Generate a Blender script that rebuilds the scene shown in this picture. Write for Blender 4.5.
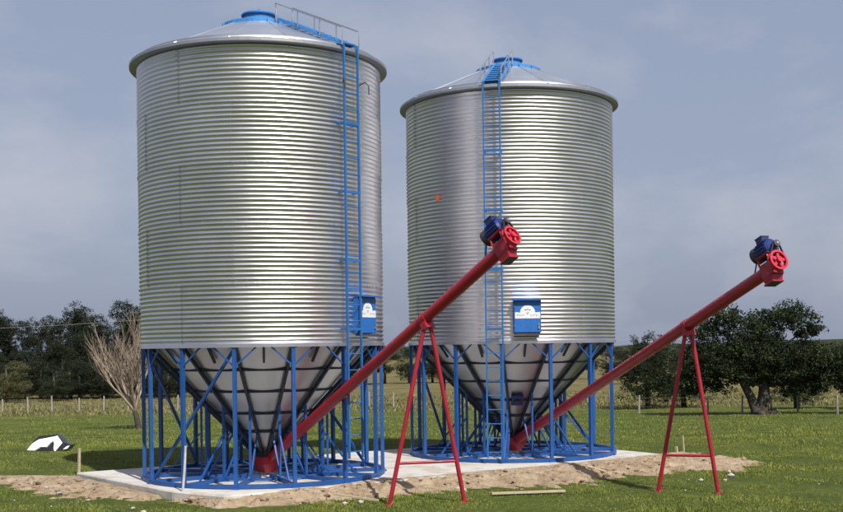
import bpy, math, random
import numpy as np
from mathutils import Vector, Matrix, noise
random.seed(7); rng = np.random.default_rng(7)
R = math.radians; PI = math.pi
scn = bpy.context.scene
for o in list(bpy.data.objects): bpy.data.objects.remove(o)
col = scn.collection

# ------------------------------------------------------------------ camera
cam_d = bpy.data.cameras.new('camera'); cam = bpy.data.objects.new('camera', cam_d); col.objects.link(cam)
cam.location = (0, 0, 2.43); cam.rotation_euler = (R(90), R(0.8), 0)
cam_d.sensor_width = 36; cam_d.lens = 48.1; cam_d.shift_y = 0.1068; cam_d.clip_end = 6000; cam_d.clip_start = .1
scn.camera = cam

# ------------------------------------------------------------------ world and sun
SUN_AZ, SUN_EL = -62.0, 48.0           # azimuth measured from +X, counter-clockwise
w = bpy.data.worlds.new('World'); scn.world = w; w.use_nodes = True
nt = w.node_tree; nt.nodes.clear()
def N(t, typ, **kw):
    n = t.nodes.new(typ)
    for k, v in kw.items():
        if k.startswith('i_'):
            n.inputs[k[2:].replace('_', ' ')].default_value = v
        else: setattr(n, k, v)
    return n
sky = N(nt, 'ShaderNodeTexSky', sky_type='NISHITA', sun_disc=False, sun_elevation=R(SUN_EL), sun_rotation=R(90 - SUN_AZ),
        air_density=1.0, dust_density=3.5, ozone_density=1.5)
tc = N(nt, 'ShaderNodeTexCoord'); mp = N(nt, 'ShaderNodeMapping'); mp.inputs['Scale'].default_value = (1.0, 1.0, 2.2); mp.inputs['Location'].default_value = (.37, .2, .11)
n1 = N(nt, 'ShaderNodeTexNoise', i_Scale=3.2, i_Detail=7.0, i_Roughness=.55, i_Distortion=.3)
nt.links.new(tc.outputs['Generated'], mp.inputs['Vector']); nt.links.new(mp.outputs[0], n1.inputs['Vector'])
cr = N(nt, 'ShaderNodeMapRange', i_From_Min=.47, i_From_Max=.70, i_To_Min=.0, i_To_Max=.62)
nt.links.new(n1.outputs['Fac'], cr.inputs[0])
veil = N(nt, 'ShaderNodeMix', data_type='RGBA'); veil.inputs[0].default_value = .74
veil.inputs[7].default_value = (3.25, 3.72, 5.0, 1)                      # thin high haze over the whole sky
nt.links.new(sky.outputs[0], veil.inputs[6])
cl = N(nt, 'ShaderNodeMix', data_type='RGBA'); cl.inputs[7].default_value = (5.3, 5.4, 6.0, 1)
nt.links.new(cr.outputs[0], cl.inputs[0]); nt.links.new(veil.outputs[2], cl.inputs[6])
bg = N(nt, 'ShaderNodeBackground', i_Strength=.1); wo = N(nt, 'ShaderNodeOutputWorld')
nt.links.new(cl.outputs[2], bg.inputs[0]); nt.links.new(bg.outputs[0], wo.inputs[0])
sd = bpy.data.lights.new('sun', 'SUN'); sd.energy = 5.0; sd.angle = R(.55); sd.color = (1, .97, .925)
so = bpy.data.objects.new('sun', sd); col.objects.link(so)
sv = Vector((math.cos(R(SUN_AZ))*math.cos(R(SUN_EL)), math.sin(R(SUN_AZ))*math.cos(R(SUN_EL)), math.sin(R(SUN_EL))))
so.rotation_euler = sv.to_track_quat('Z', 'Y').to_euler(); so.location = (20, -20, 40)
scn.view_settings.view_transform = 'Standard'; scn.view_settings.look = 'None'
scn.view_settings.exposure = 0.12; scn.view_settings.gamma = 1; scn.view_settings.use_curve_mapping = False
scn.render.engine = 'CYCLES'; scn.render.resolution_x = 1024; scn.render.resolution_y = 622

# ------------------------------------------------------------------ helpers
class MB:
    def __init__(s): s.v = []; s.f = []
    def add(s, vs, fs):
        b = len(s.v); s.v += [tuple(p) for p in vs]; s.f += [tuple(i + b for i in f) for f in fs]; return s
    def box(s, c, d, M=None):
        x, y, z = d[0]/2, d[1]/2, d[2]/2
        vs = [Vector((a*x, b*y, e*z)) for a in (-1, 1) for b in (-1, 1) for e in (-1, 1)]
        if M: vs = [M @ p for p in vs]
        vs = [p + Vector(c) for p in vs]
        return s.add(vs, [(0, 1, 3, 2), (4, 6, 7, 5), (0, 4, 5, 1), (2, 3, 7, 6), (0, 2, 6, 4), (1, 5, 7, 3)])
    def bar(s, a, b, w, h=None, up=(0, 0, 1)):
        a, b = Vector(a), Vector(b); h = h or w; d = (b - a); L = d.length; d.normalize()
        u = Vector(up)
        if abs(d.dot(u)) > .98: u = Vector((1, 0, 0))
        x = d.cross(u).normalized(); y = x.cross(d).normalized()
        M = Matrix((x, d, y)).transposed()
        return s.box((a + b)/2, (w, L, h), M)
    def tube(s, pts, rad, n=8, caps=True):
        pts = [Vector(p) for p in pts]; m = len(pts)
        rad = rad if isinstance(rad, (list, tuple)) else [rad]*m
        vs = []; fs = []; px = None
        for i, p in enumerate(pts):
            d = (pts[min(i+1, m-1)] - pts[max(i-1, 0)]).normalized()
            u = Vector((0, 0, 1)) if abs(d.z) < .95 else Vector((1, 0, 0))
            x = d.cross(u).normalized() if px is None else (px - d*px.dot(d)).normalized()
            px = x; y = d.cross(x)
            for k in range(n):
                t = 2*PI*k/n; vs.append(p + (x*math.cos(t) + y*math.sin(t))*rad[i])
        for i in range(m-1):
            for k in range(n):
                fs.append((i*n+k, i*n+(k+1) % n, (i+1)*n+(k+1) % n, (i+1)*n+k))
        if caps: fs.append(tuple(range(n))[::-1]); fs.append(tuple(range((m-1)*n, m*n)))
        return s.add(vs, fs)
    def lathe(s, prof, n=48, a0=0, a1=2*PI, M=None, close=None):
        full = abs(a1 - a0 - 2*PI) < 1e-6; k = n if full else n + 1; m = len(prof); vs = []; fs = []
        for j in range(k):
            t = a0 + (a1 - a0)*j/n
            for r, z in prof: vs.append(Vector((r*math.cos(t), r*math.sin(t), z)))
        if M: vs = [M @ p for p in vs]
        for j in range(n):
            for i in range(m-1):
                a = j*m+i; b = ((j+1) % k)*m+i
                fs.append((a, b, b+1, a+1))
        return s.add(vs, fs)
    def mesh(s, name, smooth=False):
        me = bpy.data.meshes.new(name); me.from_pydata(s.v, [], s.f); me.validate()
        if smooth: me.shade_smooth()
        return me
    def build(s, name, mat, parent=None, smooth=False):
        return obj(name, s.mesh(name, smooth), mat, parent)
def obj(name, me, mat=None, parent=None, rz=None, loc=None):
    o = bpy.data.objects.new(name, me); col.objects.link(o)
    if mat is not None and len(me.materials) == 0: me.materials.append(mat)
    if parent: o.parent = parent
    if rz is not None: o.rotation_euler.z = rz
    if loc is not None: o.location = loc
    return o
def auto_smooth(me, ang=40):
    me.shade_smooth()
    import bmesh
    bm = bmesh.new(); bm.from_mesh(me)
    for e in bm.edges:
        if len(e.link_faces) == 2 and e.calc_face_angle(0) > R(ang): e.smooth = False
    bm.to_mesh(me); bm.free()
def tag(o, label=None, cat=None, group=None, kind=None):
    if label: o['label'] = label
    if cat: o['category'] = cat
    if group: o['group'] = group
    if kind: o['kind'] = kind
    return o
def empty(name, loc, rz=0):
    o = bpy.data.objects.new(name, None); col.objects.link(o); o.location = loc; o.rotation_euler.z = rz; o.empty_display_size = .2
    return o
def nz(x, y, z=0., s=1.): return noise.noise(Vector((x*s, y*s, z)))
def smoothstep(a, b, x):
    t = min(1, max(0, (x-a)/(b-a))); return t*t*(3-2*t)

# ------------------------------------------------------------------ materials
def mat(name):
    m = bpy.data.materials.new(name); m.use_nodes = True; t = m.node_tree
    return m, t, t.nodes['Principled BSDF']
def ramp(t, stops):
    r = t.nodes.new('ShaderNodeValToRGB'); e = r.color_ramp.elements
    while len(e) < len(stops): e.new(.5)
    for k, (p, c) in enumerate(stops): e[k].position = p; e[k].color = (*c, 1)
    return r
def noise_col(name, stops, scale=4., detail=6., rough=.6, bump=0., bscale=None, spec=.3, rgh=.8, metal=0., dist=.02, coord='Object'):
    m, t, b = mat(name)
    tc = N(t, 'ShaderNodeTexCoord'); n = N(t, 'ShaderNodeTexNoise', i_Scale=scale, i_Detail=detail, i_Roughness=rough)
    t.links.new(tc.outputs[coord], n.inputs['Vector']); r = ramp(t, stops)
    t.links.new(n.outputs['Fac'], r.inputs[0]); t.links.new(r.outputs[0], b.inputs['Base Color'])
    b.inputs['Roughness'].default_value = rgh; b.inputs['Metallic'].default_value = metal; b.inputs['Specular IOR Level'].default_value = spec
    if bump:
        n2 = N(t, 'ShaderNodeTexNoise', i_Scale=bscale or scale*4, i_Detail=6.); bp = N(t, 'ShaderNodeBump', i_Strength=bump, i_Distance=dist)
        t.links.new(tc.outputs[coord], n2.inputs['Vector']); t.links.new(n2.outputs['Fac'], bp.inputs['Height']); t.links.new(bp.outputs[0], b.inputs['Normal'])
    return m
def galvanised(name, c0, c1, r0, r1, metal=.85, scale=9.):
    m, t, b = mat(name)
    tc = N(t, 'ShaderNodeTexCoord'); oi = N(t, 'ShaderNodeObjectInfo')
    v = N(t, 'ShaderNodeTexVoronoi', i_Scale=scale*4); n = N(t, 'ShaderNodeTexNoise', i_Scale=1.6, i_Detail=5.)
    t.links.new(tc.outputs['Object'], v.inputs['Vector']); t.links.new(tc.outputs['Object'], n.inputs['Vector'])
    bw = N(t, 'ShaderNodeRGBToBW'); t.links.new(v.outputs['Color'], bw.inputs[0])
    a = N(t, 'ShaderNodeMath', operation='MULTIPLY_ADD'); a.inputs[1].default_value = .10
    t.links.new(bw.outputs[0], a.inputs[0]); t.links.new(n.outputs['Fac'], a.inputs[2])
    a2 = N(t, 'ShaderNodeMath', operation='MULTIPLY_ADD'); a2.inputs[1].default_value = .25
    t.links.new(oi.outputs['Random'], a2.inputs[0]); t.links.new(a.outputs[0], a2.inputs[2])
    mr = N(t, 'ShaderNodeMapRange', i_From_Min=.35, i_From_Max=1.05, i_To_Min=0., i_To_Max=1.); t.links.new(a2.outputs[0], mr.inputs[0])
    r = ramp(t, [(0, c0), (1, c1)]); t.links.new(mr.outputs[0], r.inputs[0]); t.links.new(r.outputs[0], b.inputs['Base Color'])
    m2 = N(t, 'ShaderNodeMapRange', i_To_Min=r0, i_To_Max=r1); t.links.new(mr.outputs[0], m2.inputs[0]); t.links.new(m2.outputs[0], b.inputs['Roughness'])
    b.inputs['Metallic'].default_value = metal
    return m
M = {}
M['galv'] = galvanised('galvanised_corrugated', (.63, .617, .64), (.76, .748, .77), .32, .40, 1.0)
M['roof'] = galvanised('galvanised_roof', (.60, .62, .65), (.74, .76, .79), .28, .40, .9)
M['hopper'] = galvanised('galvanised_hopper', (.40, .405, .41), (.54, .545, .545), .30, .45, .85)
M['rail'] = galvanised('galvanised_rail', (.35, .36, .38), (.5, .5, .52), .4, .5, .8)
M['rim'] = galvanised('galvanised_rim', (.30, .31, .32), (.40, .41, .42), .45, .55, .7)
def paint(name, c, c2, rgh=.35):
    f = tuple(v*.6+.045 for v in c2)
    m = noise_col(name, [(.3, c), (.6, c2), (.70, c2), (.78, f)], scale=3.5, detail=8., bump=.06, bscale=30., spec=.5, rgh=rgh)
    t = m.node_tree; tc = N(t, 'ShaderNodeTexCoord'); n = N(t, 'ShaderNodeTexNoise', i_Scale=5., i_Detail=6., i_Roughness=.7); mr = N(t, 'ShaderNodeMapRange', i_From_Min=.3, i_From_Max=.7, i_To_Min=rgh-.06, i_To_Max=rgh+.24)
    t.links.new(tc.outputs['Object'], n.inputs['Vector']); t.links.new(n.outputs['Fac'], mr.inputs[0]); t.links.new(mr.outputs[0], t.nodes['Principled BSDF'].inputs['Roughness'])
    return m
M['blue'] = paint('blue_paint', (.008, .058, .215), (.012, .076, .27), .36)
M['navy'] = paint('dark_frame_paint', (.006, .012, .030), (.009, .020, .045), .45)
M['skylit_blue'] = paint('skylit_roof_blue', (.035, .17, .42), (.05, .21, .48), .35)  # blue made paler to put the sky light on the roof parts into the colour
M['ladder'] = paint('ladder_blue_paint', (.014, .105, .30), (.02, .13, .36), .4)
M['motor'] = paint('motor_blue_paint', (.005, .016, .10), (.008, .026, .15), .35)
M['box'] = paint('panel_blue_paint', (.013, .105, .36), (.016, .125, .41), .4)
M['red'] = paint('red_paint', (.27, .007, .018), (.34, .011, .026), .33)
M['pinkred'] = paint('pulley_red_paint', (.46, .014, .035), (.54, .022, .05), .4)
M['white'] = paint('white_print', (.62, .63, .64), (.70, .71, .72), .5)
M['ink'] = paint('dark_print', (.02, .02, .03), (.05, .05, .06), .5)
M['print'] = paint('grey_print', (.09, .085, .10), (.14, .13, .15), .5)
M['rubber'] = paint('black_rubber', (.012, .012, .012), (.025, .025, .025), .6)
M['orange_mark'] = paint('mark_orange', (.6, .12, .05), (.65, .16, .07), .5)
M['concrete'] = noise_col('concrete', [(.28, (.33, .305, .265)), (.48, (.52, .495, .45)), (.75, (.61, .59, .545))], 1.7, 10, .65, .25, 25, .2, .9)
def dusty(m, c, scale, lo, hi):
    t = m.node_tree; b = t.nodes['Principled BSDF']; src = b.inputs['Base Color'].links[0].from_socket
    tc = N(t, 'ShaderNodeTexCoord'); n = N(t, 'ShaderNodeTexNoise', i_Scale=scale, i_Detail=9., i_Roughness=.7, i_Distortion=.4); mr = N(t, 'ShaderNodeMapRange', i_From_Min=lo, i_From_Max=hi, i_To_Min=0., i_To_Max=.75)
    mx = N(t, 'ShaderNodeMix', data_type='RGBA'); mx.inputs[7].default_value = (*c, 1)
    t.links.new(tc.outputs['Object'], n.inputs['Vector']); t.links.new(n.outputs['Fac'], mr.inputs[0]); t.links.new(mr.outputs[0], mx.inputs[0]); t.links.new(src, mx.inputs[6]); t.links.new(mx.outputs[2], b.inputs['Base Color'])
dusty(M['concrete'], (.33, .25, .17), 1.1, .50, .68)
M['soil'] = noise_col('dry_soil', [(.28, (.13, .088, .055)), (.46, (.29, .215, .14)), (.72, (.45, .36, .26))], 3.0, 12, .75, .9, 14, .1, .95, dist=.05)
M['clod'] = noise_col('soil_clod', [(.3, (.11, .07, .045)), (.7, (.42, .31, .21))], 5., 6, .6, .4, 20, .1, .95)
M['stone'] = noise_col('pale_stone', [(.3, (.34, .31, .26)), (.7, (.52, .49, .43))], 9., 6, .6, .3, 30, .2, .85)
M['wood'] = noise_col('weathered_wood', [(.3, (.36, .29, .19)), (.7, (.52, .43, .29))], 12., 6, .6, .2, 40, .2, .85)
M['post'] = noise_col('fence_post_wood', [(.3, (.22, .20, .17)), (.7, (.38, .35, .30))], 8., 6, .6, .2, 30, .2, .9)
M['pipe'] = noise_col('pale_pipe', [(.3, (.45, .42, .38)), (.7, (.66, .63, .58))], 8., 4, .6, 0, None, .4, .5)
M['bark'] = noise_col('dark_bark', [(.3, (.035, .028, .022)), (.7, (.10, .085, .07))], 6., 8, .7, .6, 14, .1, .95)
M['twig'] = noise_col('pale_bark', [(.3, (.22, .165, .125)), (.7, (.42, .335, .26))], 3., 6, .6, .2, 20, .15, .9)
M['film_white'] = noise_col('white_plastic', [(.3, (.72, .73, .76)), (.7, (.85, .85, .86))], 3., 4, .5, .1, 9, .5, .3)
M['film_black'] = noise_col('black_plastic', [(.3, (.008, .008, .009)), (.7, (.018, .018, .02))], 3., 4, .5, .1, 9, .5, .3)
def leaf_mat(name, a, b_, tr=.25, patch=None, lo=(.62, .70, .62), hi=(1.35, 1.22, 1.1)):
    m, t, b = mat(name)
    geo = N(t, 'ShaderNodeNewGeometry'); r = ramp(t, [(0, a), (1, b_)])
    t.links.new(geo.outputs['Random Per Island'], r.inputs[0]); t.links.new(r.outputs[0], b.inputs['Base Color'])
    b.inputs['Roughness'].default_value = .6; b.inputs['Specular IOR Level'].default_value = .25
    out = r.outputs[0]
    if patch:
        tc = N(t, 'ShaderNodeTexCoord'); n = N(t, 'ShaderNodeTexNoise', i_Scale=patch, i_Detail=5., i_Roughness=.65); t.links.new(tc.outputs['Object'], n.inputs['Vector'])
        pr = ramp(t, [(.30, lo), (.5, (1, 1, 1)), (.70, hi)]); t.links.new(n.outputs['Fac'], pr.inputs[0])
        mu = N(t, 'ShaderNodeMix', data_type='RGBA', blend_type='MULTIPLY'); mu.inputs[0].default_value = 1
        t.links.new(out, mu.inputs[6]); t.links.new(pr.outputs[0], mu.inputs[7]); out = mu.outputs[2]; t.links.new(out, b.inputs['Base Color'])
    tl = N(t, 'ShaderNodeBsdfTranslucent'); t.links.new(out, tl.inputs[0])
    ms = N(t, 'ShaderNodeMixShader'); ms.inputs[0].default_value = tr
    t.links.new(b.outputs[0], ms.inputs[1]); t.links.new(tl.outputs[0], ms.inputs[2])
    t.links.new(ms.outputs[0], t.nodes['Material Output'].inputs[0])
    return m
M['leaf_big'] = leaf_mat('evergreen_leaves', (.011, .019, .008), (.036, .052, .018), .25, 1.1, (.45, .5, .5), (2.2, 2.0, 1.7))
M['leaf_dark'] = leaf_mat('dark_wood_leaves', (.010, .016, .010), (.030, .039, .018), .25, 7., (.5, .5, .55), (2.0, 1.9, 1.5))
M['leaf_mid'] = leaf_mat('hedge_leaves', (.018, .026, .012), (.045, .054, .024), .25, 7., (.5, .5, .55), (1.8, 1.7, 1.5))
M['leaf_pale'] = leaf_mat('pale_shrub_leaves', (.07, .075, .03), (.15, .14, .06))
M['grass'] = leaf_mat('grass_blades', (.120, .155, .026), (.255, .27, .062), .15, .8)
M['drygrass'] = leaf_mat('dry_grass_blades', (.11, .115, .040), (.26, .225, .10), .12, .3)

def ground_mat():
    m, t, b = mat('pasture')
    tc = N(t, 'ShaderNodeTexCoord')
    n = N(t, 'ShaderNodeTexNoise', i_Scale=.55, i_Detail=10., i_Roughness=.7); t.links.new(tc.outputs['Object'], n.inputs['Vector'])
    r = ramp(t, [(.30, (.045, .062, .014)), (.48, (.075, .098, .020)), (.66, (.115, .130, .034)), (.8, (.14, .125, .055))])
    t.links.new(n.outputs['Fac'], r.inputs[0])
    nf = N(t, 'ShaderNodeTexNoise', i_Scale=11., i_Detail=8., i_Roughness=.75); t.links.new(tc.outputs['Object'], nf.inputs['Vector'])
    mf = N(t, 'ShaderNodeMapRange', i_From_Min=.3, i_From_Max=.7, i_To_Min=.45, i_To_Max=1.45); t.links.new(nf.outputs['Fac'], mf.inputs[0])
    mul = N(t, 'ShaderNodeMix', data_type='RGBA', blend_type='MULTIPLY'); mul.inputs[0].default_value = 1
    t.links.new(r.outputs[0], mul.inputs[6]); t.links.new(mf.outputs[0], mul.inputs[7])
    # dry unmown field beyond the fence
    sx = N(t, 'ShaderNodeSeparateXYZ'); t.links.new(tc.outputs['Object'], sx.inputs[0])
    nb = N(t, 'ShaderNodeTexNoise', i_Scale=.06, i_Detail=6., i_Roughness=.65); t.links.new(tc.outputs['Object'], nb.inputs['Vector'])
    ad = N(t, 'ShaderNodeMath', operation='MULTIPLY_ADD'); ad.inputs[1].default_value = 90.; t.links.new(nb.outputs['Fac'], ad.inputs[0]); t.links.new(sx.outputs['Y'], ad.inputs[2])
    mk = N(t, 'ShaderNodeMapRange', i_From_Min=108., i_From_Max=140.); t.links.new(ad.outputs[0], mk.inputs[0])
    nd = N(t, 'ShaderNodeTexNoise', i_Scale=.25, i_Detail=8., i_Roughness=.7); t.links.new(tc.outputs['Object'], nd.inputs['Vector'])
    rd = ramp(t, [(.3, (.085, .085, .028)), (.5, (.145, .125, .05)), (.7, (.20, .165, .08))]); t.links.new(nd.outputs['Fac'], rd.inputs[0])
    mx = N(t, 'ShaderNodeMix', data_type='RGBA'); t.links.new(mk.outputs[0], mx.inputs[0]); t.links.new(mul.outputs[2], mx.inputs[6]); t.links.new(rd.outputs[0], mx.inputs[7])
    t.links.new(mx.outputs[2], b.inputs['Base Color'])
    b.inputs['Roughness'].default_value = .95; b.inputs['Specular IOR Level'].default_value = .1
    bp = N(t, 'ShaderNodeBump', i_Strength=.8, i_Distance=.06); t.links.new(nf.outputs['Fac'], bp.inputs['Height']); t.links.new(bp.outputs[0], b.inputs['Normal'])
    return m
M['ground'] = ground_mat()

# ------------------------------------------------------------------ ground
KD = [0, 29, 50, 60, 85, 120, 200, 3000]; KZ = [-.15, -.17, -1.05, -1.42, -2.2, -3.0, -3.25, -3.3]
def gz(x, y):
    z = float(np.interp(y, KD, KZ)); a = .03 if y < 40 else .08
    z += a*nz(x, y, 3., .35) + .015*nz(x, y, 9., 1.7)
    return z
mb = MB()
ys = np.concatenate([np.arange(-40, 12, 4.), np.arange(12, 40, .4), np.arange(40, 100, 1.5), np.geomspace(100, 3000, 40)])
us = np.concatenate([np.linspace(-1, -.06, 60), np.linspace(-.05, .05, 13), np.linspace(.06, 1, 60)])
for y in ys:
    hw = 14 + .62*max(y, 0) if y < 200 else 138 + (y-200)*1.2
    for u in us:
        x = u*hw; mb.v.append((x, y, gz(x, y)))
nu = len(us)
for i in range(len(ys)-1):
    for j in range(nu-1): a = i*nu+j; mb.f.append((a, a+1, a+nu+1, a+nu))
g = mb.build('ground', M['ground'], smooth=True); tag(g, kind='structure')

# concrete slab
SL = [Vector((-6.92, 22.5)), Vector((-4.32, 19.35)), Vector((-3.3, 18.6)), Vector((5.4, 24.3)), Vector((2.48, 28.7))]; NS = len(SL)
ctr = sum(SL, Vector((0, 0)))/NS
mb = MB(); loop = []
for k in range(NS):
    a, b = SL[k], SL[(k+1) % NS]; n = max(2, int((b-a).length/.25))
    for i in range(n):
        p = a.lerp(b, i/n); d = (b-a).normalized(); q = p + Vector((d.y, -d.x))*.02*nz(p.x, p.y, 5., 1.3); loop.append(q)
n = len(loop)
for off, z in ((0, -.4), (0, -.025), (.022, 0)):
    for p in loop: q = p + (ctr-p).normalized()*off; mb.v.append((q.x, q.y, z))
for r_ in range(2):
    for i in range(n): mb.f.append((r_*n+i, r_*n+(i+1) % n, (r_+1)*n+(i+1) % n, (r_+1)*n+i))
mb.f.append(tuple(range(2*n, 3*n)))
sl = mb.build('concrete_slab', M['concrete']); tag(sl, kind='structure')

# heaps of soil banked against the slab
def in_slab(x, y, m=0.):
    for k in range(NS):
        a, b = SL[k], SL[(k+1) % NS]; d = (b-a).normalized(); nrm = Vector((d.y, -d.x))
        if (Vector((x, y))-a).dot(nrm) > m: return False
    return True
soil_pts = []
def soil(name, path, widths, tops, label):
    """a bank that falls from 'tops' at the path to below the grass 'widths' metres out on the right-hand side"""
    P = [Vector(p) for p in path]; L = [0]
    for a, b in zip(P, P[1:]): L.append(L[-1]+(b-a).length)
    ns = int(L[-1]/.06); nv = 34; mb = MB(); t_ = np.linspace(0, L[-1], ns)
    px = np.interp(t_, L, [p.x for p in P]); py = np.interp(t_, L, [p.y for p in P])
    ww = np.interp(t_, L, widths); tt = np.interp(t_, L, tops)
    for i in range(ns):
        i0, i1 = max(0, i-8), min(ns-1, i+8); d = Vector((px[i1]-px[i0], py[i1]-py[i0])).normalized(); nr = Vector((d.y, -d.x))
        wd = ww[i]*(1+.5*nz(px[i], py[i], 1., 1.1)+.4*nz(px[i], py[i], 2., 3.7)+.2*nz(px[i], py[i], 3., 9.))
        for j in range(nv):
            v = j/(nv-1); x = px[i]+nr.x*wd*v; y = py[i]+nr.y*wd*v
            base = gz(x, y)-.05
            k = (1-v)**.8*min(1, i/6, (ns-1-i)/6)
            h = base + (tt[i]-base)*k + (.075*nz(x, y, 4., 2.6)+.06*nz(x, y, 6., 7.)+.035*nz(x, y, 8., 17.))*min(1, 3*v+.15)*min(1, k*3)
            mb.v.append((x, y, h))
            if .1 < v < .95 and rng.random() < .09: soil_pts.append((x, y, h))
    for i in range(ns-1):
        for j in range(nv-1): a = i*nv+j; mb.f.append((a, a+1, a+nv+1, a+nv))
    o = mb.build(name, M['soil'], smooth=True); tag(o, label, 'soil', kind='stuff'); return o
soil('soil_bank', [(-4.40, 19.40), (-3.85, 18.97), (-3.3, 18.62), (-2.4, 19.22), (-.75, 20.45), (.9, 21.5), (2.9, 22.75), (4.5, 23.85), (5.45, 24.3), (5.75, 24.75), (5.7, 25.0)],
     [.25, .40, .42, .68, .95, 1.4, 1.35, 1.7, 2.2, 1.7, .7], [-.11, -.09, -.06, .004, .012, .015, .02, 0.03, .06, .03, -.08], 'bank of dry tan soil heaped along the front of the concrete slab')
soil('soil_patch', [(-9.4, 23.1), (-8.2, 22.9), (-7.0, 22.5), (-5.62, 20.9), (-4.4, 19.4)], [.4, 1.1, 1.7, 1.4, .6], [-.11, -.08, -.06, -.09, -.11],
     'trodden patch of bare brown soil left of the concrete slab')
mb = MB()
def lump(mb, c, r, sq=.65):
    ph = random.random()*6; vs = []
    for (a, b, z) in ((0, 0, 1), *[(math.cos(k*PI/3+ph), math.sin(k*PI/3+ph), .35) for k in range(6)], *[(math.cos(k*PI/3+ph+.5)*.8, math.sin(k*PI/3+ph+.5)*.8, -.5) for k in range(6)]):
        q = r*random.uniform(.75, 1.25); vs.append((c[0]+a*q, c[1]+b*q, c[2]+z*q*sq))
    fs = [(0, 1+k, 1+(k+1) % 6) for k in range(6)]
    for k in range(6): fs += [(1+k, 7+k, 1+(k+1) % 6), (1+(k+1) % 6, 7+k, 7+(k+1) % 6)]
    mb.add(vs, fs)
for p in soil_pts:
    if rng.random() < .55: lump(mb, (p[0], p[1], p[2]+.005), float(rng.choice([.018, .025, .035, .05, .075], p=[.33, .29, .2, .12, .06])))
o = mb.build('soil_clods', M['clod']); tag(o, 'loose clods of soil lying on the bank around the slab', 'soil', kind='stuff')

# ------------------------------------------------------------------ silos
RW = 2.30; ZB = 2.50; PITCH = .0807; NR = 13; ZT = ZB + 5*NR*PITCH      # wall radius, bottom, corrugation, top
def wall_sheet_mesh():
    prof = []; nseg = 22; half = PI/7 + R(.7)
    nz_ = NR*8+4
    mb = MB()
    for j in range(nseg+1):
        u = j/nseg; t = -half + 2*half*u
        for i in range(nz_):
            z = i*PITCH/8; r = RW + .012*(math.cos(2*PI*z/PITCH+.4) + .28*math.sin(2*(2*PI*z/PITCH+.4))) + .006*(u-.5)
            mb.v.append((r*math.cos(t), r*math.sin(t), z))
    for j in range(nseg):
        for i in range(nz_-1): a = j*nz_+i; mb.f.append((a, a+nz_, a+nz_+1, a+1))
    return mb.mesh('wall_sheet', True)
ME = {'wall': wall_sheet_mesh()}
NL = 14; STEP = 2*PI/NL
ZC, RC = .44, .17                                       # hopper outlet height and radius
RH = 2.22
def zc(r): return ZC + (r-RC)*(ZB+.02-ZC)/(RH-RC)
def roof_z(r): return 7.755 + (2.43-r)*.455
mb = MB(); ns = 6                                        # roof sheet: a wedge with a raised seam on one edge
rs = [2.43, 2.40, 1.8, 1.2, .62]
for j in range(ns+1):
    t = -STEP/2 + STEP*j/ns
    for r in rs: mb.v.append((r*math.cos(t), r*math.sin(t), roof_z(r) - (.045 if r == 2.43 else 0)))
for j in range(ns):
    for i in range(len(rs)-1): a = j*len(rs)+i; mb.f.append((a, a+1, a+len(rs)+1, a+len(rs)))
t = STEP/2
mb.bar((2.39*math.cos(t), 2.39*math.sin(t), roof_z(2.39)+.008), (.66*math.cos(t), .66*math.sin(t), roof_z(.66)+.008), .018, .016)
ME['roof'] = mb.mesh('roof_sheet')
mb = MB(); ns = 8
for j in range(ns+1):
    t = -STEP/2*1.01 + STEP*1.01*j/ns
    for r in (RH, 1.75, 1.25, .75, RC): mb.v.append((r*math.cos(t), r*math.sin(t), zc(r)))
for j in range(ns):
    for i in range(4): a = j*5+i; mb.f.append((a, a+5, a+6, a+1))
ME['hopper'] = mb.mesh('hopper_sheet', True)
RL = 2.27
ME['leg'] = MB().bar((RL, 0, .03), (RL, 0, ZB-.01), .066, .066).box((RL, 0, .015), (.14, .14, .026)).box((RL, 0, ZB-.03), (.085, .12, .07)).mesh('leg')
ME['inner_leg'] = MB().bar((1.2, 0, .03), (1.2, 0, zc(1.2)-.03), .042).box((1.2, 0, .015), (.12, .12, .024)).mesh('inner_leg')
ME['hopper_beam'] = MB().bar((RL-.05, 0, zc(RL-.05)-.075), (.24, 0, zc(.24)-.065), .045, .065).mesh('hopper_beam')
def knee(sgn):
    a = STEP*.40*sgn
    return MB().bar((RL, .03*sgn, ZB-.36), (RL*math.cos(a), RL*math.sin(a), ZB-.02), .026, .026).mesh('knee_brace')
ME['knee_l'], ME['knee_r'] = knee(-1), knee(1)
ME['stub'] = MB().bar((2.24, 0, ZB-.01), (1.97, 0, zc(1.95)-.06), .04).mesh('stub_post')
ME['brace_in'] = MB().bar((1.18, 0, .06), (.66, 0, zc(.66)-.12), .03).mesh('inner_brace')
ME['brace_out'] = MB().bar((1.23, 0, .82), (1.86, 0, .07), .03).mesh('outer_brace')
ME['base_beam'] = MB().bar((RL-.05, 0, .04), (.45, 0, .04), .06, .06).mesh('base_beam')
def ring_mesh(r, z, w_, h_, n=56):
    return MB().lathe([(r-w_/2, z-h_/2), (r+w_/2, z-h_/2), (r+w_/2, z+h_/2), (r-w_/2, z+h_/2), (r-w_/2, z-h_/2)], n)
def facet_ring(r, z, w_, h_, ph):
    return MB().lathe([(r-w_/2, z-h_/2), (r+w_/2, z-h_/2), (r+w_/2, z+h_/2), (r-w_/2, z+h_/2), (r-w_/2, z-h_/2)], NL, ph, ph+2*PI)
ME['rung'] = MB().tube([(0, -.165, 0), (0, .165, 0)], .011, 6).mesh('rung')
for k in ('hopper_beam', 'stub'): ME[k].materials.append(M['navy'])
for k in ('leg', 'inner_leg', 'knee_l', 'knee_r', 'brace_in', 'brace_out', 'base_beam'): ME[k].materials.append(M['blue'])

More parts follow.
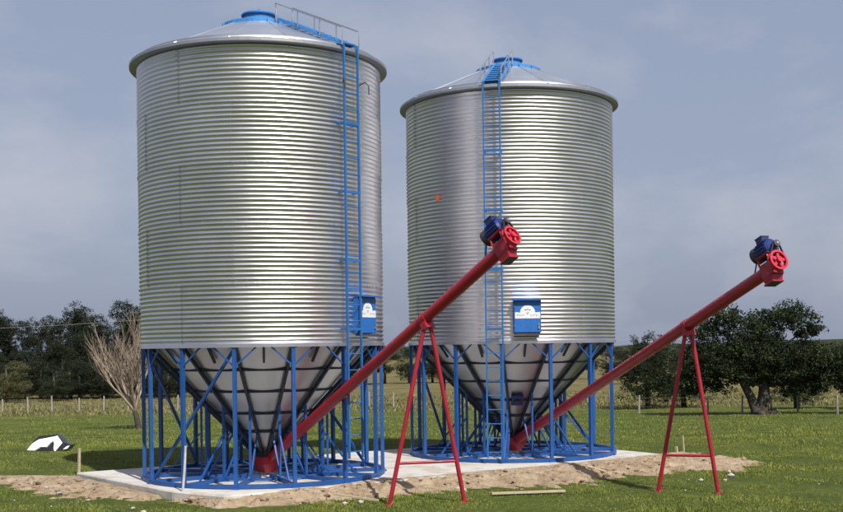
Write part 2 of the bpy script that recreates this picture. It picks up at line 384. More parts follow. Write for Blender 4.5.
ME['rung'].materials.append(M['ladder'])
def silo(loc, ph, lad, boxa, label, ladbot, seams, long_braces, hatch=None, orange_mark=None):
    """ph: azimuth of one leg; lad: azimuth of ladder; boxa: azimuth of panel box"""
    s = empty('grain_silo', loc); tag(s, label, 'silo', 'elevated corrugated grain silos on the slab')
    for i in range(5):
        for k in range(7):
            o = obj('wall_sheet', ME['wall'], M['galv'], s, seams + (k + .5*(i % 2))*2*PI/7, (0, 0, ZB + i*NR*PITCH)); o.scale = (1+.0014*(i % 2), 1+.0014*(i % 2), 1)
    # bolts along the sheet seams
    mb = MB()
    def bolt(t, z):
        r = RW + .016; c = Vector((r*math.cos(t), r*math.sin(t), z)); e = Vector((math.cos(t), math.sin(t), 0)); mb.tube([c, c+e*.010], .009, 5)
    for i in range(5):
        for k in range(7):
            t0 = seams + (k + .5*(i % 2) + .5)*2*PI/7
            for q in range(NR): bolt(t0, ZB + (i*NR + q + .936)*PITCH)
        if i:
            for q in range(70): bolt(seams + q*2*PI/70 + .02, ZB + (i*NR - .064)*PITCH)
    tag(mb.build('bolts', M['rim'], s), kind='stuff')
    # eave, roof
    MB().lathe([(RW+.010, ZT-.004), (RW+.022, ZT+.0), (RW+.022, ZT+.10), (RW-.03, ZT+.10)], 84).build('top_band', M['galv'], s, True)
    MB().lathe([(RW-.05, roof_z(2.43)-.065), (2.425, roof_z(2.43)-.055), (2.445, roof_z(2.43)-.045), (2.445, roof_z(2.43)+.005), (2.435, roof_z(2.43)+.012), (2.40, roof_z(2.4)+.012)], 84).build('eave_rim', M['rim'], s)
    MB().lathe([(RW-.01, ZB-.05), (RW+.026, ZB-.05), (RW+.026, ZB+.012), (RW-.01, ZB+.012), (RW-.01, ZB-.05)], 84).build('bottom_band', M['galv'], s)
    for k in range(NL): obj('roof_sheet', ME['roof'], M['roof'], s, ph + (k+.5)*STEP)
    rz_ = roof_z(.70)
    MB().lathe([(.66, rz_-.02), (.72, rz_-.03), (.72, rz_+.055), (.66, rz_+.07), (.66, rz_-.02)], 40).build('roof_ring', M['skylit_blue'], s, False)
    mb = MB()
    for k in range(NL):
        t = ph + k*STEP; mb.box((.735*math.cos(t), .735*math.sin(t), rz_-.0), (.05, .03, .08), Matrix.Rotation(t, 3, 'Z'))
    tag(mb.build('ring_cleats', M['skylit_blue'], s), kind='stuff')
    zt = roof_z(.34)
    c = MB().lathe([(.66, rz_+.03), (.36, zt+.02), (.34, zt+.03)], 40).build('top_cone', M['skylit_blue'], s, True)
    v = MB().lathe([(.30, zt-.02), (.30, zt+.10), (.335, zt+.10), (.345, zt+.125), (.33, zt+.145), (.12, zt+.185), (.0, zt+.19)], 32).build('vent_cap', M['skylit_blue'], s, False)
    MB().tube([(0, .0, zt+.18), (0, 0, zt+.25)], .02, 8).build('lifting_eye', M['blue'], v)
    # hopper
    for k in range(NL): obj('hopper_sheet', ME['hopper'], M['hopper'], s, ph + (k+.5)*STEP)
    MB().lathe([(RC+.01, ZC+.06), (RC+.03, ZC+.06), (RC+.03, ZC-.06), (RC+.09, ZC-.06), (RC+.09, ZC-.075), (RC, ZC-.075)], 24).build('outlet_collar', M['ink'], s)
    # frame
    for k in range(NL):
        a = ph + k*STEP
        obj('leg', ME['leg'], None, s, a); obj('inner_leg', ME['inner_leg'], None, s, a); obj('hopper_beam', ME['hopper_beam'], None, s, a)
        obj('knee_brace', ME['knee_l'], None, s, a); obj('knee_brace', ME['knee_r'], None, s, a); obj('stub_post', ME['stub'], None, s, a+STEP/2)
        obj('inner_brace', ME['brace_in'], None, s, a)
        if k % 2 == 0: obj('outer_brace', ME['brace_out'], None, s, a)
        obj('base_beam', ME['base_beam'], None, s, a)
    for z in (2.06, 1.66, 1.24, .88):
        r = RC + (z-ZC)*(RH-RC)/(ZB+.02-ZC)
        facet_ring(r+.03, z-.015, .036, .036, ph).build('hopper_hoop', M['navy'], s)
    ring_mesh(RL, .045, .07, .07).build('base_ring', M['blue'], s)
    ring_mesh(1.2, .045, .05, .05).build('inner_base_ring', M['blue'], s)
    for (ka, kb) in long_braces:
        a, b = ph + ka*STEP, ph + kb*STEP; r = RL - .05
        MB().bar((r*math.cos(a), r*math.sin(a), .08), (r*math.cos(b), r*math.sin(b), ZB-.05), .045).build('diagonal_brace', M['blue'], s)
    # ladder, standing off the wall
    l = empty('ladder', (0, 0, 0), lad); l.parent = s; x0 = RW + .17; zt = roof_z(2.43) + .02
    for sy in (-1, 1): MB().bar((x0, sy*.17, ladbot), (x0, sy*.17, zt), .03, .04).build('rail', M['ladder'], l)
    z = ladbot + .12
    while z < zt: obj('rung', ME['rung'], None, l, None, (x0, 0, z)); z += .29
    z = ZB + .25
    while z < zt - .2:
        MB().bar((RW-.0, -.17, z), (x0, -.17, z), .035).bar((RW, .17, z), (x0, .17, z), .035).bar((x0+.0, -.19, z), (x0, .19, z), .035, .045).build('bracket', M['ladder'], l); z += 1.22
    for sy in ((-1, 1) if hatch is None else ()):
        MB().tube([(x0, sy*.2, 7.12), (x0+.10, sy*.26, 7.17), (x0+.15, sy*.30, 7.10), (x0+.15, sy*.30, 6.95)], .013, 6).build('grab_handle', M['ink'], l)
    # roof ladder with handrails
    rl = empty('roof_ladder', (0, 0, 0), lad); rl.parent = s; slope = -.455
    def rp(r, y, h): return (r, y, roof_z(r) + h)
    for sy in (-1, 1):
        MB().bar(rp(2.47, sy*.17, .06), rp(.75, sy*.17, .07), .045, .05).build('rail', M['skylit_blue'], rl)
        mb = MB(); mb.tube([rp(2.47, sy*.21, .05), rp(2.47, sy*.21, .35), rp(.72, sy*.21, .35), rp(.72, sy*.21, .03)], .013, 6)
        for r in (1.9, 1.32): mb.tube([rp(r, sy*.21, .05), rp(r, sy*.21, .35)], .012, 6)
        mb.build('handrail', M['rail'], rl)
    r = 2.35
    while r > .8:
        o = MB().bar(rp(r, -.19, .065), rp(r, .19, .065), .13, .02).build('tread', M['skylit_blue'], rl); r -= .2
    # panel box with its emblem
    b = empty('panel_box', (0, 0, 0), boxa); b.parent = s; bw, bh, xz = .57, .66, ZB + .17
    MB().box((RW+.04, 0, xz+bh/2), (.12, bw, bh)).build('box_body', M['box'], b)
    xf = RW + .10
    MB().box((xf+.009, 0, xz+bh/2), (.018, bw-.03, bh-.03)).build('door', M['box'], b)
    MB().box((xf+.0, 0, xz-.025), (.14, bw-.03, .03)).build('lip', M['ink'], b)
    MB().box((xf+.015, 0, xz+bh+.015), (.19, bw+.03, .025)).build('rain_cover', M['box'], b)
    MB().tube([(xf+.015, bw/2-.06, xz+.10), (xf+.045, bw/2-.06, xz+.10)], .018, 10).bar((xf+.04, bw/2-.06, xz+.10), (xf+.04, bw/2-.06, xz+.19), .016, .012).build('latch', M['rail'], b)
    for hz_ in (.12, .52): MB().tube([(xf+.012, -bw/2+.008, xz+hz_), (xf+.012, -bw/2+.008, xz+hz_+.07)], .014, 8).build('hinge', M['ladder'], b)
    xe = xf + .020; zb = xz + .56*bh
    mb = MB(); pts = [(xe, -.26, zb-.075), (xe, .26, zb-.075), (xe, .26, zb+.055)]
    pts += [(xe, .155*math.cos(k*PI/14), zb+.045+.15*math.sin(k*PI/14)) for k in range(15)] + [(xe, -.26, zb+.055)]
    mb.add(pts, [tuple(range(len(pts)))]); e = mb.build('emblem', M['white'], b)
    mb = MB(); x2 = xe + .003
    for (yy, z_, ww, hh) in ((-.045, .10, .04, .022), (0., .10, .07, .010), (.045, .10, .04, .022), (0., .125, .03, .012), (-.02, .045, .012, .03), (.02, .045, .012, .03), (0., .02, .018, .045),
                             (-.215, -.01, .010, .04), (-.195, .0, .022, .010), (-.165, -.01, .010, .045), (-.135, -.01, .020, .012), (-.105, -.012, .010, .04), (-.075, .0, .022, .010), (.065, -.01, .010, .045), (.09, -.025, .022, .010), (.12, -.01, .010, .04), (.15, .0, .022, .012), (.18, -.012, .010, .045), (.21, -.01, .02, .010)):
        ring = [(x2, yy + ww/2*math.cos(q*PI/5), zb + z_ + hh/2*math.sin(q*PI/5)) for q in range(10)]; mb.add(ring, [tuple(range(10))])
    tag(mb.build('emblem_marks', M['print'], e), kind='stuff')
    if hatch is not None:
        h = empty('hopper_hatch', (0, 0, 0), hatch); h.parent = s; r = 1.0; c = Vector((r+.03, 0, zc(r)-.05)); Mx = Matrix.Rotation(-R(44), 3, 'Y')
        MB().box(c, (.30, .26, .05), Mx).build('cover', M['motor'], h); MB().box(c + Vector((.03, 0, -.03)), (.06, .14, .03), Mx).build('handle', M['ink'], h)
    if orange_mark is not None:
        t, z = orange_mark; r = RW + .015
        MB().box((r*math.cos(t), r*math.sin(t), z), (.006, .10, .13), Matrix.Rotation(t, 3, 'Z')).build('orange_mark', M['orange_mark'], s)  # small orange-red patch set on the wall
    return s
S1 = Vector((-3.04, 21.7, 0)); S2 = Vector((2.03, 25.4, 0))
v1, v2 = math.atan2(-S1.y, -S1.x), math.atan2(-S2.y, -S2.x)
silo(S1, v1 + STEP/2, v1 + R(40.5), v1 + R(51), 'nearer left silo of corrugated steel, its ladder and blue box turned to the right', .45, v1-R(13), [(-3, -1), (4, 6), (8, 10)])
silo(S2, v2 - R(5.2), v2 - R(8), v2 + R(8), 'farther right silo of corrugated steel with ladder and blue box facing the camera', .12, v2+R(15), [(5, 7), (9, 11)], hatch=v2+R(6), orange_mark=(v2-R(41), 5.55))

# ------------------------------------------------------------------ augers
def auger(p0, apex, tot, feet, label, bar_z, mroll):
    """p0: inlet under the hopper, apex: point on the axis above the support, tot: length factor along p0->apex"""
    root = empty('grain_auger', (p0.x, p0.y, 0)); off = Vector((p0.x, p0.y, 0))
    tag(root, label, 'auger', 'red screw augers under the silos')
    d = (apex-p0).normalized(); a = p0 - off; e = a + d*(apex-p0).length*tot; ap = apex - off
    x = d.cross(Vector((0, 0, 1))).normalized(); u = x.cross(d).normalized()           # x: to the right seen along d, u: up
    B = Matrix((x, d, u)).transposed()
    def T(lx, ld, lu, o=e): return o + x*lx + d*ld + u*lu
    rt = .098
    mb = MB().tube([a - d*.05, e], rt, 24)
    me = mb.mesh('tube'); auto_smooth(me); tb = obj('tube', me, M['red'], root)
    me = MB().tube([ap-d*.07, ap+d*.07], rt+.012, 24).mesh('clamp'); auto_smooth(me); obj('clamp', me, M['red'], root)
    # inlet boot, a tapering box round the lower end
    hz = Vector((d.x, d.y, 0)).normalized(); hx = Vector((hz.y, -hz.x, 0)); mb = MB(); vs = []
    for (z, k, sh) in ((.36, .25, 0), (.22, .22, .02), (.05, .10, .04)):
        for (q, r_) in ((-1, -1), (1, -1), (1, 1), (-1, 1)): vs.append(hx*q*k + hz*(r_*k+sh) + Vector((0, 0, z)))
    fs = [(0, 1, 2, 3), (8, 11, 10, 9)]
    for q in range(2):
        for k in range(4): fs.append((q*4+k, q*4+4+k, q*4+4+(k+1) % 4, q*4+(k+1) % 4))
    mb.add(vs, fs).build('inlet_boot', M['red'], root)
    # discharge head
    hd = MB().box(T(0, -.12, -.01), (.215, .26, .225), B).build('discharge_head', M['red'], root)
    mb = MB(); c = T(0, -.13, -.10); dn = (-u*.9 + Vector((0, 0, -.35))).normalized()
    vs = []
    for (dz, k) in ((0, .115), (.10, .095), (.115, .108), (.135, .108)):
        for (q, r_) in ((-1, -1), (1, -1), (1, 1), (-1, 1)): vs.append(c + x*q*k + d*r_*k + dn*dz)
    fs = [(0, 1, 2, 3)]
    for q in range(3):
        for k in range(4): fs.append((q*4+k, q*4+4+k, q*4+4+(k+1) % 4, q*4+(k+1) % 4))
    mb.add(vs, fs).build('spout', M['red'], hd)
    MB().box(c + dn*.133, (.195, .195, .012), Matrix((x, d, -dn)).transposed()).build('spout_shade_plate', M['ink'], hd)  # dark plate painting in the shade inside the open spout
    # spoked belt pulley on the shaft end
    pc = T(.03, .10, .05); rp = .165
    def circ(r, ld, n=28, o=pc): return [o + (x*math.cos(2*PI*k/n) + u*math.sin(2*PI*k/n))*r + d*ld for k in range(n)]
    mb = MB(); n = 28; prof = [(rp, -.035), (rp-.012, -.01), (rp-.012, .01), (rp, .035), (rp-.035, .035), (rp-.035, -.035), (rp, -.035)]
    vs = []; fs = []
    for r_, l_ in prof: vs += circ(r_, l_)
    for i in range(len(prof)-1):
        for k in range(n): fs.append((i*n+k, i*n+(k+1) % n, (i+1)*n+(k+1) % n, (i+1)*n+k))
    pu = mb.add(vs, fs).build('pulley_rim', M['pinkred'], root)
    for k in range(5):
        t = 2*PI*k/5+.5; v = x*math.cos(t)+u*math.sin(t); MB().bar(pc+v*.03, pc+v*(rp-.02), .045, .03, d).build('spoke', M['pinkred'], pu)
    MB().tube([pc-d*.14, pc+d*.06], .045, 14).build('hub', M['pinkred'], pu)
    # motor on a bracket above the tube, its small pulley in line with the large one
    mc = T(-.04, -.14, .345); rm = .135
    mb = MB().tube([mc-d*.17, mc-d*.16, mc+d*.12, mc+d*.15], [rm*.9, rm, rm, rm*.75], 20)
    me = mb.mesh('motor'); auto_smooth(me); mo = obj('motor', me, M['motor'], root)
    for k in range(16):
        t = 2*PI*k/16; v = x*math.cos(t)+u*math.sin(t); MB().bar(mc+v*(rm+.006)-d*.13, mc+v*(rm+.006)+d*.10, .006, .022, v).build('fin', M['motor'], mo)
    me = MB().tube([mc-d*.27, mc-d*.26, mc-d*.165], [rm*.85, rm*1.02, rm*1.02], 20).mesh('fan_cover'); auto_smooth(me); obj('fan_cover', me, M['ink'], mo)
    MB().box(mc+u*.155-d*.02+x*.02, (.14, .15, .09), B).build('terminal_box', M['motor'], mo)
    MB().box(mc+u*.208-d*.02+x*.02, (.155, .165, .02), B).build('terminal_lid', M['ink'], mo)
    MB().tube([mc+d*.15, mc+d*.27], .02, 10).build('shaft', M['rail'], mo)
    me = MB().tube([mc+d*.19, mc+d*.255], .055, 16).mesh('small_pulley'); obj('small_pulley', me, M['ink'], mo)
    mb = MB()
    for sx in (-1, 1):
        mb.bar(T(sx*.10, -.25, .10), T(sx*.10-.02, -.25, .25), .03, .012).bar(T(sx*.10, -.02, .10), T(sx*.10-.02, -.02, .25), .03, .012)
    mb.box(T(-.02, -.13, .235), (.26, .30, .012), B).build('motor_bracket', M['red'], root)
    mp_ = mc + d*.22; mb = MB()
    for sx in (-1, 1): mb.bar(mp_+x*sx*.057, pc+d*.0+x*sx*rp, .014, .03, d)
    mb.build('belt', M['rubber'], root)
    # cable down from the terminal box
    MB().tube([mc+u*.15-d*.09, mc+u*.10-d*.3-x*.1, T(-.1, -.7, .02), T(-.1, -1.1, -.04)], .012, 6).build('cable', M['rubber'], root)
    # A frame
    fr = empty('support_frame', (0, 0, 0)); fr.parent = root
    f1, f2 = [Vector(f)-off for f in feet]; top = ap - u*(rt+.02)
    side = (f2-f1); side.z = 0; side.normalize()
    def rod(p, q, r, nm):
        me = MB().tube([p, q], r, 12).mesh(nm); auto_smooth(me); return obj(nm, me, M['red'], fr)
    for f, sg in ((f1, -1), (f2, 1)):
        rod(f, top + side*sg*.05, .036, 'leg')
        MB().box(f+Vector((0, 0, .02)), (.13, .13, .03)).build('foot', M['red'], fr)
    k = bar_z
    rod(f1.lerp(top-side*.05, k), f2.lerp(top+side*.05, k), .024, 'crossbar')
    MB().box(top+Vector((0, 0, -.01)), (.20, .12, .12), B).build('saddle', M['red'], fr)
    return root
def G(x, y): return (x, y, gz(x, y)-.01)
auger(Vector((-3.04, 21.7, .235)), Vector((.06, 18.45, 2.872)), 1.42, (G(-.56, 18.34), G(.675, 18.56)),
      'red auger rising from the left silo, its blue motor in front of the right silo', .235, 0)
auger(Vector((2.03, 25.4, .235)), Vector((4.58, 19.42, 2.715)), 1.35, (G(4.08, 19.6), G(5.04, 19.25)),
      'red auger rising from the right silo, its blue motor against the sky', .235, 0)

# ------------------------------------------------------------------ small things on the ground
def stake(name, label, base, top, r, m, n=6, cat='stake'):
    me = MB().tube([base, Vector(base).lerp(Vector(top), .5)+Vector((.006, 0, 0)), top], [r, r, r*.9], n).mesh(name); auto_smooth(me)
    return tag(obj(name, me, m), label, cat)
stake('wooden_stake', 'pale wooden stake by the left corner of the slab', (-7.2, 23.5, -.3), (-7.17, 23.5, .40), .035, M['wood'], 4)
stake('white_pole', 'thin pale pole leaning at the front corner of the slab', (-4.12, 19.27, -.02), (-4.05, 19.22, .78), .022, M['pipe'], 8, 'pole')
stake('wooden_stake', 'taller thin stake at the right corner of the slab', (5.86, 25.3, -.3), (5.84, 25.3, .34), .022, M['wood'], 4)
stake('wooden_stake', 'short stubby stake at the right corner of the slab', (5.63, 25.0, -.3), (5.62, 25.0, .12), .04, M['wood'], 4)
o = MB().bar((1.16, 19.25, gz(1.16, 19.25)+.045), (2.44, 19.45, gz(2.44, 19.45)+.05), .10, .03).build('plank', M['wood']); tag(o, 'weathered wooden plank lying on the grass before the right silo', 'plank')
o = MB().bar((3.25, 22.55, -.02), (3.62, 21.9, -.09), .09, .03).build('plank', M['wood']); tag(o, 'short board half sunk in the soil bank below the right silo', 'plank')
o = MB().bar((-1.5, 18.92, -.04), (-.75, 18.55, -.10), .05, .03).build('plank', M['wood']); tag(o, 'thin board on the soil between the left silo and the red frame', 'plank')
# crumpled plastic sheet
def sheet(name, m, cx, cy, pts, sub, parent=None):
    mb = MB(); nx_, ny_ = sub
    P = np.array(pts, float).reshape(4, 4, 3)
    def bern(t): return np.array([(1-t)**3, 3*t*(1-t)**2, 3*t*t*(1-t), t**3])
    for i in range(nx_+1):
        for j in range(ny_+1):
            p = np.einsum('i,j,ijk->k', bern(i/nx_), bern(j/ny_), P); q = .03*nz(p[0]*5, p[1]*5+p[2]*4, 2.)
            mb.v.append((p[0]+q, p[1]+q, p[2]+q*.7))
    for i in range(nx_):
        for j in range(ny_): a = i*(ny_+1)+j; mb.f.append((a, a+1, a+ny_+2, a+ny_+1))
    return mb.build(name, m, parent)
pl = empty('plastic_sheet', (-9.75, 29.8, gz(-9.75, 29.8))); tag(pl, 'crumpled black and white plastic sheet lying on the grass at left', 'plastic sheet')
def hump(w_, d_, h, x0=0., y0=0., sk=0.):
    pts = []
    for i in range(4):
        for j in range(4):
            xx = (i/3-.5)*w_; hh = h*(0, 1.5, 1.35, 0)[i]*(0, 1.35, 1.35, 0)[j]
            pts.append((x0+xx+sk*hh, y0+(j/3-.5)*d_, hh+.012))
    return pts
def fold(name, m, outline, y0, lean, back):
    """a stiff folded panel: outline in metres (x, z), leaning back from the ground line, with a real underside"""
    mb = MB(); n = len(outline)
    fr = [(x, y0 + z*lean + .02*nz(x*9, z*9, 3.), z) for x, z in outline]; bk = [(x*.96, y0 + z*lean + back*(1-z*.8), max(.0, z*.93-.012)) for x, z in outline]
    mb.add(fr+bk, [tuple(range(n))] + [tuple(range(n, 2*n))[::-1]] + [(k, n+k, n+(k+1) % n, (k+1) % n) for k in range(n)]); return mb.build(name, m, pl)
def zp(L): return [((a-180)*.0027, (245-b)*.0027) for a, b in L]
fold('black_side', M['film_black'], zp([(-60, 243), (-20, 150), (30, 98), (120, 92), (205, 84), (285, 158), (330, 172), (362, 182), (330, 226), (240, 243)]), -.30, .8, .55)
fold('white_side', M['film_white'], zp([(-50, 225), (-15, 165), (40, 128), (75, 122), (190, 102), (215, 95), (278, 160), (225, 243), (206, 215), (198, 165), (182, 138), (160, 155), (130, 195), (70, 196), (20, 228)]), -.345, .8, .02)
fold('torn_flap', M['film_white'], zp([(332, 192), (357, 188), (342, 214), (300, 222)]), -.36, .8, .02)
# pale stones
STP = [(5.85, 21.4, .085), (5.6, 20.9, .04), (6.05, 22.3, .05), (5.15, 20.9, .045),
       (-1.3, 18.5, .05), (-1.05, 18.65, .055), (.62, 20.1, .06), (.72, 20.0, .05), (.45, 20.2, .04), (-2.35, 17.35, .035), (-6.6, 20.4, .055), (-7.1, 21.2, .05), (-4.4, 17.7, .05), (-4.15, 17.5, .04), (-4.7, 18.2, .04), (-7.6, 21.9, .04)]
for (x, y, r) in STP:
    mb = MB(); lump(mb, (0, 0, r*.3), r, .7); o = mb.build('stone', M['stone']); o.location = (x, y, gz(x, y)+.012)
    tag(o, 'small pale stone lying at the edge of the bare soil', 'stone', 'small pale stones around the bare soil')

# ------------------------------------------------------------------ grass
def blades(name, n, ylo, yhi, h0, h1, m, label, xw, clump=.5, skip=None):
    yy = ylo*(yhi/ylo)**rng.random(n*2); xx = (rng.random(n*2)*2-1)*(xw*yy+1)
    V = []; F = []; c = 0
    for x, y in zip(xx, yy):
        if c >= n: break
        f = nz(x, y, 11., .9)+.6*nz(x, y, 12., 3.1)
        f2 = nz(x, y, 21., .28)
        if rng.random() > clump + f*.9 + f2*.5: continue
        if in_slab(x, y, .05): continue
        if skip and skip(x, y): continue
        h = (h0 + (h1-h0)*rng.random())*(1+.6*f+.35*f2); a = rng.random()*2*PI; wd = h*.10*(1+y/90.); le = h*(.25+.6*rng.random()); t = rng.random()*2*PI
        z = gz(x, y)-.01; dx, dy = math.cos(a)*wd, math.sin(a)*wd; lx, ly = math.cos(t)*le, math.sin(t)*le
        V += [(x-dx, y-dy, z), (x+dx, y+dy, z), (x+lx*.45+dx*.6, y+ly*.45+dy*.6, z+h*.62), (x+lx*.45-dx*.6, y+ly*.45-dy*.6, z+h*.62), (x+lx, y+ly, z+h*.95)]
        F += [(c*5, c*5+1, c*5+2, c*5+3), (c*5+3, c*5+2, c*5+4)]; c += 1
    mb = MB(); mb.v = V; mb.f = F
    me = bpy.data.meshes.new(name); me.from_pydata(V, [], F); o = obj(name, me, m); tag(o, label, 'grass', kind='stuff'); return o
def on_soil(x, y):
    # thin the grass on the bare soil in front of and left of the slab
    d = (SL[3]-SL[2]).normalized(); nr = Vector((d.y, -d.x)); q = Vector((x, y))-SL[2]; s, t = q.dot(d), q.dot(nr)
    if rng.random() < .10: return False
    if -.2 < s < 12.3 and 0 < t < float(np.interp(s, [-.2, 2, 5, 9, 11.5, 12.3], [.15, .30, .75, .90, 1.35, .4]))*(1+.45*nz(x, y, 1., 2.)+.35*nz(x, y, 2., 5.)): return True
    d = (SL[1]-SL[0]).normalized(); nr = Vector((d.y, -d.x)); q = Vector((x, y))-SL[0]; s, t = q.dot(d), q.dot(nr)
    return -3 < s < 5 and 0 < t < 1.3*(1+.4*nz(x, y, 1., 2.)) and rng.random() < .9
blades('grass', 300000, 14.5, 34, .018, .048, M['grass'], 'short green pasture grass around the silos', .41, .72, on_soil)
blades('far_grass', 110000, 32, 84, .03, .075, M['grass'], 'green pasture grass behind the silos', .42, .5)
blades('dry_grass', 40000, 74, 128, .08, .24, M['drygrass'], 'dry tan grass along and beyond the fence', .42, .5)

blades('weed_tufts', 5000, 14.8, 40, .05, .10, M['grass'], 'taller uneven weedy tufts in the pasture', .41, .02, on_soil)
mb = MB()
for k in range(80):
    y = 15.5*(30/15.5)**random.random(); x = random.uniform(-.4, .4)*y
    if in_slab(x, y, .1) or on_soil(x, y): continue
    lump(mb, (x, y, gz(x, y)+.035), random.uniform(.008, .016), .5)
tag(mb.build('clover_flowers', M['white']), 'tiny white clover heads dotted over the grass', 'flowers', kind='stuff')

# ------------------------------------------------------------------ fences
def fence(label, posts, h, r):
    f = empty('wire_fence', (posts[0][0], posts[0][1], gz(*posts[0]))); o0 = f.location.copy(); tag(f, label, 'fence', 'post and wire fences across the pasture')
    for (x, y) in posts:
        z = gz(x, y); k = random.uniform(.88, 1.1); b = Vector((x, y, z-.15))-o0
        MB().tube([b, b+Vector((random.uniform(-.05, .05), 0, .15+h*k))], [r, r*.85], 7).build('post', M['post'], f)
    for hh in (.35, .6, .85):
        MB().tube([Vector((x, y, gz(x, y)+h*hh))-o0 for x, y in posts], .0035, 4).build('wire', M['post'], f)
fence('pale post and wire fence at left running behind the bare tree', [(-46+1.83*k + random.uniform(-.15, .15), 84+.05*k) for k in range(34)], 1.15, .07)
fence('post and wire fence at right running behind the big evergreen tree', [(12.1, 63), (13.9, 62.6), (15.8, 62.4), (17.6, 62), (19.0, 61.3), (20.0, 60), (21.0, 57), (21.9, 55), (23.6, 53.2), (25.6, 52)], 1.0, .06)

# ------------------------------------------------------------------ trees
def crown_mesh(blobs, n, size, seed, flat=.0):
    """many leaf faces spread through clumps that fill the given ellipsoids"""
    g = np.random.default_rng(seed); V = []; F = []
    vol = np.array([b[3]*b[4]*b[5] for b in blobs])**.8; vol /= vol.sum(); c = 0
    for b, q in zip(blobs, vol):
        nc = max(5, int(q*n/34)); per = int(q*n/nc)
        cs = []
        while len(cs) < nc:
            p = g.normal(size=3); p /= np.linalg.norm(p); p *= g.random()**.42; cs.append(np.array(b[:3])+p*np.array(b[3:]))
        for cc in cs:
            rad = (min(b[3:])*.30+.12*size/.15)*g.uniform(.6, 1.3); m = per
            q3 = g.normal(size=(m, 3)); q3 *= (g.random((m, 1))**.4)/np.linalg.norm(q3, axis=1, keepdims=True); p = cc + q3*rad*np.array([1., 1., .72])
            nrm = g.normal(size=(m, 3))+np.array([0, 0, .7]); nrm /= np.linalg.norm(nrm, axis=1, keepdims=True)
            t = np.cross(nrm, g.normal(size=(m, 3))); t /= np.linalg.norm(t, axis=1, keepdims=True); bt = np.cross(nrm, t); sz = size*g.uniform(.45, 1.4, (m, 1))
            V.append(np.stack([p-t*sz*.5, p+bt*sz*.3, p+t*sz*.5, p-bt*sz*.3], 1).reshape(-1, 3)); c += m
    V = np.concatenate(V); F = np.arange(c*4).reshape(-1, 4).tolist()
    me = bpy.data.meshes.new('crown'); me.from_pydata(V.tolist(), [], F); return me
def limb(mb, a, b, r0, r1, n=7, wob=.1):
    a, b = Vector(a), Vector(b); L = (b-a).length; pts = [a]
    for k in (1, 2, 3): pts.append(a.lerp(b, k/4)+Vector((random.uniform(-1, 1), random.uniform(-1, 1), random.uniform(-.5, .8)))*wob*L*.5)
    pts.append(b); mb.tube(pts, [r0+(r1-r0)*k/4 for k in range(5)], n)
def tree(name, loc, trunk_me, crown_me, tm, cm, label, group, sc=(1, 1, 1), rz=0):
    t = empty(name, loc, rz); t.scale = sc
    obj('trunk', trunk_me, tm, t); obj('crown', crown_me, cm, t); tag(t, label, 'tree', group); return t
# the big evergreen
BT = (17.3, 58, gz(17.3, 58))
bl = [(1.7, 0, 5.05, 1.35, 1.4, .75), (.5, .4, 4.75, 1.1, 1.3, .7), (2.6, -.2, 4.3, .9, 1.2, .5), (-1.5, 0, 4.95, 1.15, 1.3, .65), (-2.6, .2, 4.2, .9, 1.2, .7), (-.2, .3, 3.9, 1.6, 1.8, .8),
      (0, 0, 3.1, 2.3, 2.2, .85), (-2.5, 0, 2.9, 1.4, 1.7, .95), (-3.0, -.2, 2.2, 1.0, 1.3, .7), (2.6, -.1, 2.9, 1.6, 1.9, .9), (4.2, 0, 2.6, 1.5, 1.6, .9), (3.6, -.3, 1.85, 1.6, 1.4, .6), (5.4, .2, 2.0, 1.1, 1.4, .8),
      (-1.2, -.5, 2.2, 1.4, 1.3, .6), (1.3, -.5, 2.15, 1.5, 1.2, .55), (.9, 0, 1.7, .9, .9, .35),
      (4.9, -.4, 1.45, 1.4, 1.2, .5), (6.6, .1, 1.9, 1.2, 1.4, .75), (7.6, .2, 1.5, 1.0, 1.2, .6), (-3.6, .2, 1.7, .9, 1.1, .6), (-2.2, -.2, 1.45, 1.1, 1.0, .4), (2.6, -.3, 1.4, 1.2, 1.0, .4), (5.6, 0, 2.7, 1.1, 1.3, .6)]
cme = crown_mesh(bl, 78000, .125, 5)
mb = MB()
mb.tube([(-.1, 0, -.15), (-.12, 0, .25), (-.38, .05, .9), (-.75, 0, 1.6), (-1.4, .1, 2.6)], [.34, .27, .22, .19, .12], 10)
mb.tube([(.25, .1, -.15), (.2, .05, .3), (.3, 0, .95), (.35, .1, 1.7), (.8, .1, 2.9)], [.40, .34, .30, .25, .15], 10)
mb.tube([(.35, 0, -.05), (.8, -.1, .1), (1.25, -.15, -.12)], [.26, .18, .08], 8)
mb.tube([(-.1, -.2, -.05), (.1, -.45, .05), (.2, -.7, -.15)], [.24, .16, .08], 8)
for p in bl[:13]: limb(mb, (random.uniform(-.8, .5), 0, random.uniform(1.3, 2.3)), (p[0]*.9, p[1], p[2]), .11, .03)
tree('evergreen_tree', BT, mb.mesh('trunk', True), cme, M['bark'], M['leaf_big'], 'large dark evergreen tree with a thick forked trunk, right of the silos', None)
